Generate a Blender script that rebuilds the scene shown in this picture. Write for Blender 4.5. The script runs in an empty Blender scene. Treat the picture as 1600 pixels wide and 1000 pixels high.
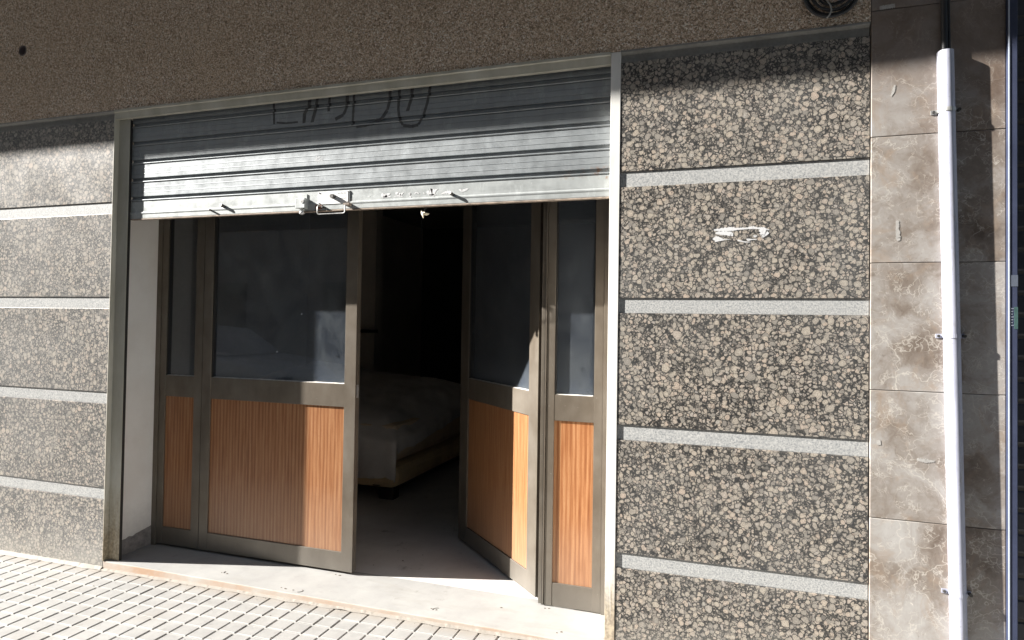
import bpy, math, random
from mathutils import Vector, Matrix, noise
R = math.radians
S = bpy.context.scene
C = S.collection

# ------------------------------------------------------------------ camera
cam = bpy.data.objects.new('camera', bpy.data.cameras.new('camera'))
C.objects.link(cam)
cr = Vector((0.9506580, 0.3098810, 0.0149347))
cu = Vector((-0.0081467, -0.0231880, 0.9996979))
cf = Vector((-0.3101337, 0.9504925, 0.0195193))
cam.matrix_world = Matrix(((cr.x, cu.x, -cf.x, 0.0), (cr.y, cu.y, -cf.y, -2.8976),
                           (cr.z, cu.z, -cf.z, 1.5), (0, 0, 0, 1)))
cam.data.sensor_width = 36
cam.data.lens = 22.5
cam.data.shift_y = -15 / 1600
cam.data.clip_start = 0.05
cam.data.clip_end = 500
S.camera = cam

# ------------------------------------------------------------------ world and sun
TOSUN = Vector((-3.5, -1.0, 1.82)).normalized()
w = bpy.data.worlds.new('World'); S.world = w; w.use_nodes = True
nt = w.node_tree; bg = nt.nodes['Background']
sky = nt.nodes.new('ShaderNodeTexSky'); sky.sky_type = 'NISHITA'; sky.sun_disc = False
sky.sun_elevation = math.asin(TOSUN.z); sky.sun_rotation = math.atan2(TOSUN.x, TOSUN.y)
nt.links.new(sky.outputs[0], bg.inputs[0]); bg.inputs[1].default_value = 0.05
sl = bpy.data.lights.new('sun', 'SUN'); sl.energy = 5.0; sl.angle = R(0.55); sl.color = (1.0, 0.965, 0.915)
so = bpy.data.objects.new('sun', sl); C.objects.link(so)
so.rotation_euler = TOSUN.to_track_quat('Z', 'Y').to_euler(); so.location = (-6, -4, 8)
S.view_settings.view_transform = 'Standard'; S.view_settings.look = 'None'
S.view_settings.exposure = 1.86; S.view_settings.gamma = 1
S.render.engine = 'CYCLES'
S.cycles.max_bounces = 8; S.cycles.diffuse_bounces = 5; S.cycles.glossy_bounces = 4

# ------------------------------------------------------------------ node helper
class N:
    def __init__(s, name):
        s.m = bpy.data.materials.new(name); s.m.use_nodes = True
        s.t = s.m.node_tree; s.b = s.t.nodes['Principled BSDF']; s.out = s.t.nodes['Material Output']
        s._pos = None
    def new(s, ty, **kw):
        n = s.t.nodes.new(ty)
        for k, v in kw.items(): setattr(n, k, v)
        return n
    def put(s, sock, v):
        if v is None: return
        if isinstance(v, bpy.types.NodeSocket): s.t.links.new(v, sock)
        elif isinstance(v, (tuple, list)):
            sock.default_value = tuple(v) + ((1,) if len(v) == 3 and len(sock.default_value) == 4 else ())
        else: sock.default_value = v
    def pos(s, scale=(1, 1, 1), off=(0, 0, 0), rnd=0.0):
        g = s.new('ShaderNodeNewGeometry'); mp = s.new('ShaderNodeMapping')
        s.put(mp.inputs['Vector'], g.outputs['Position']); mp.inputs['Scale'].default_value = scale
        mp.inputs['Location'].default_value = off
        o = mp.outputs[0]
        if rnd:
            oi = s.new('ShaderNodeObjectInfo'); vm = s.new('ShaderNodeVectorMath', operation='SCALE')
            cb = s.new('ShaderNodeCombineXYZ')
            s.put(cb.inputs[0], oi.outputs['Random']); s.put(cb.inputs[1], s.math('MULTIPLY', oi.outputs['Random'], 7.3)); s.put(cb.inputs[2], s.math('MULTIPLY', oi.outputs['Random'], 3.1))
            s.put(vm.inputs[0], cb.outputs[0]); s.put(vm.inputs['Scale'], rnd)
            va = s.new('ShaderNodeVectorMath', operation='ADD')
            s.put(va.inputs[0], o); s.put(va.inputs[1], vm.outputs[0]); o = va.outputs[0]
        return o
    def noise(s, vec, scale, detail=4, rough=.55, dist=0, out=0):
        n = s.new('ShaderNodeTexNoise'); s.put(n.inputs['Vector'], vec)
        n.inputs['Scale'].default_value = scale; n.inputs['Detail'].default_value = detail
        n.inputs['Roughness'].default_value = rough; n.inputs['Distortion'].default_value = dist
        return n.outputs[out]
    def vor(s, vec, scale, feature='F1', rnd=1.0, smooth=None):
        n = s.new('ShaderNodeTexVoronoi', feature=feature); s.put(n.inputs['Vector'], vec)
        n.inputs['Scale'].default_value = scale; n.inputs['Randomness'].default_value = rnd
        return n
    def math(s, op, a, b=None, c=None, clamp=False):
        n = s.new('ShaderNodeMath', operation=op, use_clamp=clamp)
        s.put(n.inputs[0], a); s.put(n.inputs[1], b); s.put(n.inputs[2], c)
        return n.outputs[0]
    def step(s, v, a, b, c=0.0, d=1.0):
        n = s.new('ShaderNodeMapRange'); s.put(n.inputs[0], v)
        for i, x in enumerate((a, b, c, d)): s.put(n.inputs[i + 1], x)
        return n.outputs[0]
    def mix(s, f, a, b, mode='MIX'):
        n = s.new('ShaderNodeMix', data_type='RGBA', blend_type=mode)
        s.put(n.inputs[0], f); s.put(n.inputs[6], a); s.put(n.inputs[7], b)
        return n.outputs[2]
    def ramp(s, f, stops):
        n = s.new('ShaderNodeValToRGB'); s.put(n.inputs[0], f); e = n.color_ramp.elements
        while len(e) < len(stops): e.new(.5)
        for i, (p, c) in enumerate(stops): e[i].position = p; e[i].color = tuple(c) + (1,)
        return n.outputs[0]
    def bump(s, h, strength=.3, dist=.002, normal=None):
        n = s.new('ShaderNodeBump'); s.put(n.inputs['Height'], h)
        n.inputs['Strength'].default_value = strength; n.inputs['Distance'].default_value = dist
        s.put(n.inputs['Normal'], normal)
        return n.outputs[0]
    def fin(s, col=None, rough=.5, metal=0, nrm=None, spec=None):
        s.put(s.b.inputs['Base Color'], col); s.put(s.b.inputs['Roughness'], rough)
        s.put(s.b.inputs['Metallic'], metal); s.put(s.b.inputs['Normal'], nrm)
        if spec is not None: s.b.inputs['Specular IOR Level'].default_value = spec
        return s.m
    def comp(s, vec, i):
        n = s.new('ShaderNodeSeparateXYZ'); s.put(n.inputs[0], vec); return n.outputs[i]

M = {}
def simple(name, col, rough=.6, metal=0, var=.12, scale=6, bmp=.1, streak=False):
    n = N(name); p = n.pos((1, 1, .12) if streak else (1, 1, 1))
    f = n.noise(p, scale, 6, .6); g = n.noise(n.pos(), scale * 14, 3, .6)
    k = n.step(n.math('ADD', n.math('MULTIPLY', f, .7), n.math('MULTIPLY', g, .3)), .35, .65)
    lo = tuple(max(0, c * (1 - var)) for c in col); hi = tuple(min(1, c * (1 + var)) for c in col)
    M[name] = n.fin(n.mix(k, lo, hi), n.step(f, .3, .7, max(.05, rough - .08), rough + .08), metal, n.bump(g, bmp, .001))
    return M[name]

# stucco: coarse brown pebble render
n = N('stucco'); p = n.pos()
wp = n.mix(.012, p, n.noise(p, 60, 2, out=1), 'ADD')
v = n.vor(wp, 145); v2 = n.vor(wp, 270)
big = n.noise(p, 1.6, 6, .65); mid = n.noise(p, 34, 4, .7)
cellr = n.comp(v.outputs['Color'], 0)
c = n.ramp(cellr, [(0, (.16, .11, .07)), (.22, (.46, .34, .245)), (.55, (.66, .51, .385)), (.85, (.80, .65, .51)), (1, (.96, .92, .85))])
c = n.mix(n.step(v.outputs['Distance'], .60, .95), c, (.26, .19, .13))
c = n.mix(n.step(n.comp(v2.outputs['Color'], 1), .86, .92, 0, .75), c, (.92, .86, .74))
c = n.mix(n.step(mid, .60, .72, 0, .45), c, (.24, .17, .12))
c = n.mix(n.step(big, .35, .7, 0, .40), c, (.60, .45, .31), 'MIX')
c = n.mix(n.step(n.comp(v2.outputs['Color'], 2), .80, .88, 0, .7), c, (.13, .09, .06))
c = n.mix(n.step(n.noise(n.pos((1.5, 1, .6)), 1.6, 6, .65), .52, .78, 0, .35), c, (.42, .32, .22))
h = n.math('ADD', n.math('MULTIPLY', v.outputs['Distance'], -1), n.math('MULTIPLY', mid, .8))
M['stucco'] = n.fin(c, .85, 0, n.bump(h, .7, .005), .3)

# orbicular brown granite, polished
def granite(name, glare):
    n = N(name); p = n.pos((1, 1, 1), (0, 0, 0), 3.0)
    dist = n.noise(p, 38, 2, .5, out=1)
    wp = n.mix(.022, p, dist, 'ADD')
    fine = n.noise(p, 330, 3, .7); med = n.noise(p, 95, 4, .7)
    # matrix: black biotite with grey-beige grain
    base = n.ramp(n.math('ADD', n.math('MULTIPLY', fine, .5), n.math('MULTIPLY', med, .5)),
                  [(.40, (.012, .012, .012)), (.53, (.035, .033, .03)), (.60, (.12, .108, .092)), (.70, (.26, .23, .19))])
    col = base
    warm = n.noise(p, 3.1, 3)
    clump = n.noise(p, 13, 4, .7)
    for sc, e0, tone in ((92, .05, .90), (60, .05, 1.0)):
        ve = n.vor(wp, sc, 'DISTANCE_TO_EDGE'); vc = n.vor(wp, sc)
        rr_ = n.comp(vc.outputs['Color'], 0)
        tt = n.math('ADD', e0, n.math('MULTIPLY', n.step(clump, .35, .68), .16))
        m = n.step(n.math('SUBTRACT', ve.outputs['Distance'], tt), -.012, .03)
        m = n.math('MULTIPLY', m, n.step(vc.outputs['Distance'], .50, .62, 1, 0))
        if sc < 80: m = n.math('MULTIPLY', m, n.step(rr_, .30, .31))
        bl = n.ramp(n.comp(vc.outputs['Color'], 2), [(0, (.13, .12, .108)), (.3, (.28, .25, .215)), (.65, (.39, .345, .29)), (.85, (.42, .35, .29)), (1, (.33, .305, .275))])
        bl = n.mix(1, bl, (tone, tone, tone), 'MULTIPLY')
        bl = n.mix(n.step(fine, .52, .66, 0, .6), bl, (.10, .092, .08))
        if sc < 80: col = n.mix(n.math('MULTIPLY', n.step(rr_, .30, .31), n.step(ve.outputs['Distance'], .0, .10, .9, .35)), col, (.012, .012, .013))
        col = n.mix(m, col, bl)
    for sc, thr, keep, tone in ((44, .47, .14, 1.04), (32, .45, .48, 1.08), (23, .42, .80, 1.06)):
        v = n.vor(wp, sc)
        r = n.comp(v.outputs['Color'], 0); r2 = n.comp(v.outputs['Color'], 1)
        th = n.math('MULTIPLY', n.math('ADD', .68, n.math('MULTIPLY', r2, .42)), n.math('MULTIPLY', thr, n.step(warm, .35, .65, .90, 1.06)))
        d = n.math('DIVIDE', v.outputs['Distance'], th)
        m = n.step(d, .93, 1.04, 1, 0)
        m = n.math('MULTIPLY', m, n.step(r, keep, keep + .01))
        blob = n.ramp(n.comp(v.outputs['Color'], 2), [(0, (.22, .205, .185)), (.3, (.345, .31, .265)), (.65, (.43, .38, .315)), (.85, (.46, .37, .30)), (1, (.37, .345, .31))])
        blob = n.mix(1, blob, (tone, tone * .99, tone * .97), 'MULTIPLY')
        blob = n.mix(n.step(fine, .49, .60, 0, .75), blob, (.12, .108, .09)); blob = n.mix(n.step(n.noise(p, 170, 3, .7), .5, .7, 0, .45), blob, (.44, .40, .34))
        blob = n.mix(n.step(d, .80, .95, 0, .35), blob, (.16, .14, .115))        # grey rim
        ring = n.math('MULTIPLY', n.step(d, .60, .66), n.step(d, .70, .76, 1, 0))
        blob = n.mix(n.math('MULTIPLY', ring, .45), blob, (.15, .13, .11))
        col = n.mix(m, col, blob)
        edge = n.math('MULTIPLY', n.math('MULTIPLY', n.step(d, .98, 1.05), n.step(d, 1.10, 1.28, 1, 0)), n.step(r, keep, keep + .01))
        col = n.mix(n.math('MULTIPLY', edge, .85), col, (.022, .021, .02))
    dust = n.noise(n.pos(), 1.3, 5, .6)
    col = n.mix(n.step(dust, .42, .75, glare, glare + .14), col, (.44, .445, .44))  # dust patches over a pale veil that paints the sun's glare
    z = n.comp(n.pos(), 2)
    col = n.mix(n.math('MULTIPLY', n.step(n.math('ADD', z, n.math('MULTIPLY', n.noise(n.pos(), 7, 5), .3)), .12, .36, 1, 0), .5), col, (.42, .40, .36))
    rg = n.step(n.noise(n.pos(), 5, 5), .3, .7, .30, .42)
    M[name] = n.fin(col, rg, 0, None, .42)
granite('granite', .02); granite('dusty_granite', .16)  # left-hand copy is paler, with sun glare put into its colour

# pale speckled granite strips
n = N('pale_granite'); p = n.pos((1, 1, 1), (0, 0, 0), 2.0)
f = n.noise(p, 150, 4, .75); g = n.noise(p, 420, 3, .7); h = n.noise(p, 7, 4)
c = n.ramp(f, [(.36, (.20, .21, .22)), (.46, (.34, .345, .34)), (.60, (.50, .495, .475)), (.75, (.58, .575, .55))])
c = n.mix(n.step(g, .58, .68, 0, .55), c, (.20, .20, .20))
c = n.mix(n.step(h, .4, .7, 0, .25), c, (.38, .38, .37))
M['pale_granite'] = n.fin(c, .5)

# grey-brown veined marble
n = N('marble'); p = n.pos((1, 1, 1), (0, 0, 0), 5.0)
q = n.noise(p, 3.0, 5, .6, out=1); wp = n.mix(.45, p, q, 'ADD')
q2 = n.noise(p, 14, 3, .6, out=1); wp2 = n.mix(.10, wp, q2, 'ADD')
cl = n.noise(wp, 3.2, 7, .65)
c = n.ramp(cl, [(.30, (.12, .09, .07)), (.42, (.225, .19, .16)), (.53, (.335, .31, .285)), (.68, (.42, .405, .385))])
c = n.mix(n.step(n.noise(p, 5.5, 6, .7, 1.2), .52, .66, 0, .5), c, (.33, .25, .185))
for sc, wd, am, lo, hi in ((5.5, .030, .85, .46, .58), (13, .05, .7, .48, .60), (34, .09, .7, .52, .64)):
    v = n.vor(wp2, sc, 'DISTANCE_TO_EDGE'); e = n.step(v.outputs['Distance'], 0, wd, 1, 0)
    e = n.math('MULTIPLY', n.math('MULTIPLY', e, e), n.step(n.noise(p, sc * .6, 3), lo, hi, 0, am))
    c = n.mix(e, c, (.58, .54, .48))
v = n.noise(wp2, 9, 5, .7)
c = n.mix(n.step(v, .69, .73, 0, .7), c, (.64, .60, .54))
spk = n.noise(p, 60, 4, .8)
c = n.mix(n.step(spk, .62, .70, 0, .5), c, (.12, .09, .075))
c = n.mix(n.step(n.noise(n.pos((9, 1, .5)), 2, 5, .7), .60, .75, 0, .4), c, (.16, .13, .11))
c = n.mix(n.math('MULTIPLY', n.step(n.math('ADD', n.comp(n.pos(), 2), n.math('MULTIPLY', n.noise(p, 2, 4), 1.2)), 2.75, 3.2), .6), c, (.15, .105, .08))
M['marble'] = n.fin(c, n.step(cl, .3, .7, .28, .42), 0, n.bump(spk, .06, .001))

# galvanised steel of the shutter
def galv(name, base=(.50, .52, .53), dark=.7, metal=.55):
    n = N(name); p = n.pos((1, 1, 1)); st = n.pos((.25, 1, 5)); vt = n.pos((7, 1, .6))
    a = n.noise(st, 5, 6, .65); b = n.noise(vt, 3, 5, .6); g = n.noise(p, 90, 4, .7); s = n.noise(p, 16, 5, .7)
    k = n.math('ADD', n.math('ADD', n.math('MULTIPLY', a, .3), n.math('MULTIPLY', b, .3)), n.math('MULTIPLY', s, .4))
    c = n.ramp(k, [(.34, tuple(x * dark for x in base)), (.5, base), (.66, tuple(min(1, x * 1.15) for x in base))])
    c = n.mix(n.step(g, .66, .74, 0, .6), c, (.72, .72, .70))
    c = n.mix(n.step(n.noise(p, 28, 5, .8), .66, .72, 0, .4), c, (.20, .20, .19))
    c = n.mix(n.step(n.noise(n.pos((1, 1, .5)), 13, 5, .8), .56, .64, 0, .35), c, tuple(min(1, x * 1.5) for x in base))
    sc = n.noise(n.pos((2, 1, 26)), 4, 3, .6)
    c = n.mix(n.step(sc, .71, .74, 0, .12), c, (.70, .70, .69))
    # rust creeping from the right-hand end of the curtain
    x = n.comp(p, 0); rr = n.math('MULTIPLY', n.step(x, -.80, -.50), n.step(n.noise(p, 22, 5, .7), .52, .62))
    z = n.comp(p, 2); rz = n.math('MULTIPLY', n.step(z, 2.17, 2.185), n.step(z, 2.225, 2.24, 1, 0))
    c = n.mix(n.math('MULTIPLY', n.math('MULTIPLY', rr, rz), .8), c, (.26, .13, .06))
    M[name] = n.fin(c, n.step(s, .3, .7, .36, .52), metal, n.bump(n.math('ADD', g, a), .12, .001))
galv('galvanised', (.285, .305, .315), .80, .35)
galv('rail_steel', (.40, .42, .415), .80, .3)
simple('rusty_edge', (.30, .24, .19), .75, .1, .5, 30, .4)

# bronze anodised aluminium
n = N('bronze'); p = n.pos(); a = n.noise(n.pos((1, 1, .5)), 9, 5, .6); g = n.noise(p, 3, 5, .6); d = n.noise(p, 60, 4, .75)
c = n.ramp(a, [(.35, (.132, .108, .082)), (.6, (.165, .138, .107)), (.75, (.195, .168, .136))])
c = n.mix(n.step(g, .45, .7, 0, .4), c, (.235, .215, .185))
c = n.mix(n.step(d, .68, .73, 0, .6), c, (.45, .43, .39))
z = n.comp(p, 2)
c = n.mix(n.math('MULTIPLY', n.step(n.math('ADD', z, n.math('MULTIPLY', g, .25)), .16, .45, 1, 0), .45), c, (.22, .215, .20))
M['bronze'] = n.fin(c, n.step(g, .3, .7, .38, .52), .45, n.bump(d, .06, .001))
simple('dark_gasket', (.02, .018, .016), .6)
simple('bead_dust', (.55, .53, .49), .85, 0, .3, 60, .3)

# striped wood laminate
n = N('laminate'); p = n.pos((1, 1, .02)); q = n.pos((1, 1, .3))
ax = n.math('ADD', n.comp(n.pos(), 0), n.math('MULTIPLY', n.comp(n.pos(), 1), -.96))
cb = n.new('ShaderNodeCombineXYZ'); n.put(cb.inputs[0], ax); n.put(cb.inputs[2], n.math('MULTIPLY', n.comp(n.pos(), 2), .035))
a = n.noise(cb.outputs[0], 70, 3, .6); b = n.noise(cb.outputs[0], 190, 2, .6)
cb2 = n.new('ShaderNodeCombineXYZ'); n.put(cb2.inputs[0], ax); n.put(cb2.inputs[2], n.math('MULTIPLY', n.comp(n.pos(), 2), .25))
f = n.noise(cb2.outputs[0], 260, 3, .7)
wv = n.new('ShaderNodeTexWave', wave_type='BANDS', bands_direction='X', wave_profile='SIN')
n.put(wv.inputs['Vector'], cb.outputs[0]); wv.inputs['Scale'].default_value = 13; wv.inputs['Distortion'].default_value = 2.2; wv.inputs['Detail'].default_value = 2; wv.inputs['Detail Scale'].default_value = 3
k = n.math('ADD', n.math('ADD', n.math('MULTIPLY', a, .45), n.math('MULTIPLY', b, .25)), n.math('MULTIPLY', wv.outputs['Fac'], .12))
k = n.math('ADD', k, .07)
c = n.ramp(k, [(.30, (.16, .055, .019)), (.43, (.25, .098, .036)), (.53, (.34, .160, .069)), (.68, (.40, .220, .11))])
c = n.mix(n.step(f, .52, .68, 0, .5), c, (.24, .085, .03))
z = n.comp(n.pos(), 2)
dm = n.math('MULTIPLY', n.step(n.math('ADD', z, n.math('MULTIPLY', n.noise(n.pos(), 5, 5), .35)),   .25, .75, 1, 0), .34)
c = n.mix(dm, c, (.37, .27, .20))
c = n.mix(n.step(n.noise(n.pos((1, 1, .4)), 6, 6, .75), .58, .74, 0, .35), c, (.20, .09, .04))
M['laminate'] = n.fin(c, .38, 0, n.bump(f, .05, .001))

# dusty dark glass
def glassy(name, dust_lo, dust_hi, tint):
    n = N(name); t = n.t
    tr = n.new('ShaderNodeBsdfTransparent'); tr.inputs[0].default_value = tint + (1,)
    df = n.new('ShaderNodeBsdfDiffuse'); gl = n.new('ShaderNodeBsdfGlossy'); gl.inputs['Roughness'].default_value = .015
    p = n.pos(); a = n.noise(n.pos((1, 1, .8)), 9, 6, .6, .3); b = n.noise(p, 140, 3, .7); s = n.noise(n.pos((1, 1, .6)), 28, 5, .75)
    n.put(df.inputs[0], n.ramp(a, [(.35, (.34, .40, .50)), (.65, (.46, .52, .58))]))
    k = n.math('ADD', n.math('MULTIPLY', a, .7), n.math('MULTIPLY', s, .3))
    z = n.comp(p, 2); low = n.step(n.math('ADD', z, n.math('MULTIPLY', a, .25)), 1.22, 1.42, .10, 0)
    dust = n.math('ADD', n.step(k, .36, .64, dust_lo, dust_hi), low)
    dust = n.math('MULTIPLY', dust, n.step(n.noise(p, 21, 5, .8), .60, .68, 1, .45)); dust = n.math('ADD', dust, n.step(b, .72, .76, 0, .25))
    m1 = n.new('ShaderNodeMixShader'); n.put(m1.inputs[0], dust); n.put(m1.inputs[1], tr.outputs[0]); n.put(m1.inputs[2], df.outputs[0])
    fr = n.new('ShaderNodeFresnel'); fr.inputs[0].default_value = 1.5
    m2 = n.new('ShaderNodeMixShader'); n.put(m2.inputs[0], n.math('MULTIPLY', fr.outputs[0], 1.4)); n.put(m2.inputs[1], m1.outputs[0]); n.put(m2.inputs[2], gl.outputs[0])
    t.links.new(m2.outputs[0], n.out.inputs[0]); n.t.nodes.remove(n.b)
    M[name] = n.m
glassy('glass', .07, .13, (.45, .47, .47))

# painted frame round the opening, chipped, with rust at its foot
n = N('frame_paint'); p = n.pos(); a = n.noise(n.pos((1, 1, .3)), 9, 6, .6); g = n.noise(p, 45, 5, .75)  # copy for the shaded left post and head beam, shade in its tone
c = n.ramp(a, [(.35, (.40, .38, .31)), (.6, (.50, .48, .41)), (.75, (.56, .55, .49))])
c = n.mix(n.step(g, .66, .72, 0, .5), c, (.24, .20, .14))
z = n.comp(p, 2); x = n.comp(p, 0)
ru = n.math('MULTIPLY', n.step(n.math('ADD', z, n.math('MULTIPLY', n.noise(n.pos((1, 1, .2)), 40, 4, .7), .6)), .42, .80, 1, 0), .85)
c = n.mix(ru, c, n.ramp(n.noise(p, 60, 4), [(.4, (.20, .15, .085)), (.6, (.38, .31, .21))]))
M['frame_paint'] = n.fin(c, .5, 0, n.bump(g, .12, .001))
n = N('white_frame_paint'); p = n.pos(); a = n.noise(n.pos((1, 1, .3)), 9, 6, .6); g = n.noise(p, 60, 5, .75)  # same paint, sunlight put into a paler copy for the right post
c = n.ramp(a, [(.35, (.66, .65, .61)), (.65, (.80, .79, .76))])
c = n.mix(n.step(g, .70, .74, 0, .5), c, (.40, .34, .22))
z = n.comp(p, 2)
ru = n.math('MULTIPLY', n.step(n.math('ADD', z, n.math('MULTIPLY', n.noise(n.pos((6, 1, .25)), 16, 4, .7), .7)), .55, .82, 1, 0), .8)
c = n.mix(ru, c, n.ramp(n.noise(p, 60, 4), [(.4, (.22, .15, .08)), (.6, (.48, .38, .24))]))
M['white_frame_paint'] = n.fin(c, .5, 0, n.bump(g, .1, .001))
simple('ledge_metal', (.30, .29, .265), .5, .2, .25, 5, .15)

# plaster of the reveal: bare and grimy at its foot
n = N('plaster'); p = n.pos(); a = n.noise(p, 3, 6, .6); g = n.noise(p, 26, 5, .7)
c = n.ramp(a, [(.35, (.74, .70, .65)), (.65, (.82, .79, .75))])
z = n.comp(p, 2)
c = n.mix(n.step(n.math('ADD', z, n.math('MULTIPLY', g, .3)), .28, .50, .35, 0), c, (.36, .33, .31))
M['plaster'] = n.fin(c, .85, 0, n.bump(g, .35, .004))
simple('grimy_skirting', (.22, .20, .19), .9, 0, .35, 24, .6)

# paving
def slab(name, lo, hi, stain, sc, sharp=.3, rough=.75):
    n = N(name); p = n.pos(); a = n.noise(p, 1.7, 6, .6); b = n.noise(p, sc, 5, .7); g = n.noise(p, 220, 3, .7)
    k = n.math('ADD', n.math('MULTIPLY', a, .5), n.math('MULTIPLY', b, .5))
    c = n.mix(n.step(k, .38, .62), lo, hi)
    c = n.mix(n.step(n.noise(p, 9, 6, .75), .60, .72, 0, sharp), c, stain)
    c = n.mix(n.step(g, .66, .72, 0, .35), c, stain)
    if name in ('paving', 'paving_joint'):
        y = n.comp(n.pos(), 1); e = n.step(n.math('ADD', y, n.math('MULTIPLY', n.noise(p, 16, 5, .7), .10)), -.045, .055)
        c = n.mix(n.math('MULTIPLY', e, .7), c, (.25, .21, .165))
        c = n.mix(n.step(n.noise(p, 3.2, 4, .6), .55, .72, 0, .35), c, (.26, .235, .20))
    if name == 'threshold_stone':
        c = n.mix(n.step(n.noise(n.pos((.6, 2.2, 1)), 4, 6, .7, .6), .52, .70, 0, .45), c, (.25, .235, .21))
    M[name] = n.fin(c, rough, 0, n.bump(n.math('ADD', g, b), .25, .001))
slab('paving', (.25, .245, .235), (.32, .315, .30), (.15, .135, .115), 12, .65)
slab('paving_joint', (.30, .295, .28), (.39, .38, .365), (.25, .24, .21), 12, .4)
slab('threshold_stone', (.28, .275, .265), (.345, .34, .325), (.20, .19, .175), 8, .6)
slab('threshold_edge', (.42, .28, .19), (.46, .445, .41), (.30, .19, .13), 4, .7)
slab('shop_floor', (.52, .50, .48), (.64, .62, .60), (.16, .15, .14), 5, .6, .5)
slab('asphalt', (.045, .045, .046), (.065, .064, .063), (.03, .03, .03), 20)
slab('kerb_stone', (.30, .29, .28), (.38, .37, .35), (.2, .19, .18), 12)
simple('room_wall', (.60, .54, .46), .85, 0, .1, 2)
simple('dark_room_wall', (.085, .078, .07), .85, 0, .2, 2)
simple('room_ceiling', (.35, .33, .30), .9)
simple('opposite_wall', (.38, .35, .31), .85, 0, .1, 2)
simple('balcony_concrete', (.74, .70, .64), .85)
n = N('white_pvc'); p = n.pos(); a = n.noise(n.pos((1, 1, .2)), 26, 5, .65); g = n.noise(p, 80, 4, .75)
c = n.mix(n.step(a, .35, .7), (.44, .455, .54), (.32, .33, .40))
c = n.mix(n.step(g, .62, .70, 0, .6), c, (.20, .19, .19))
c = n.mix(n.step(n.noise(n.pos((3, 1, .5)), 11, 6, .75), .56, .66, 0, .5), c, (.24, .22, .20))
M['white_pvc'] = n.fin(c, .45, 0, n.bump(a, .05, .001))
simple('black_rubber', (.015, .016, .018), .5)
simple('grey_rubber', (.045, .045, .045), .6, 0, .3, 30)
simple('zinc', (.42, .42, .41), .45, .5, .2, 40)
simple('white_plate', (.78, .78, .77), .45, 0, .06, 30)
simple('grey_ink', (.30, .31, .33), .7)
simple('dark_steel', (.09, .085, .08), .5, .5, .3, 60)
simple('rust', (.24, .09, .04), .8, .1, .4, 70, .4)
simple('graffiti_ink', (.085, .085, .087), .6, .1, .35, 40)
simple('white_paint', (.62, .62, .62), .6, 0, .03, 40)
simple('navy_paint', (.035, .044, .085), .65, .1, .15, 8)
simple('pale_edge_paint', (.45, .50, .58), .4, 0, .1, 8)
simple('dark_slat', (.035, .038, .048), .45, .2, .25, 8)
simple('sticker_grey', (.10, .115, .15), .5, 0, .1, 50)
simple('sticker_green', (.05, .10, .095), .5, 0, .25, 60)
simple('sticker_pale', (.22, .24, .30), .5, 0, .1, 60)
simple('cream_cloth', (.62, .50, .36), .9, 0, .15, 5, .2)
simple('sheet_cloth', (.62, .58, .54), .9, 0, .1, 5, .2)
simple('gold_cloth', (.66, .50, .29), .85, 0, .15, 5, .2)
simple('dark_wood', (.03, .022, .017), .5)
simple('paper_scrap', (.78, .70, .52), .8, 0, .1, 60)
simple('patch_mortar', (.40, .385, .36), .8, 0, .2, 60)
simple('pink_pipe', (.11, .085, .085), .7, 0, .2, 60)
simple('crumbs', (.12, .10, .08), .9, 0, .4, 60)
simple('cord_white', (.30, .30, .28), .7)
n = N('opposite_glass'); M['opposite_glass'] = n.fin((.03, .035, .04), .1)
simple('shutter_brown', (.16, .11, .07), .7)

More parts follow.
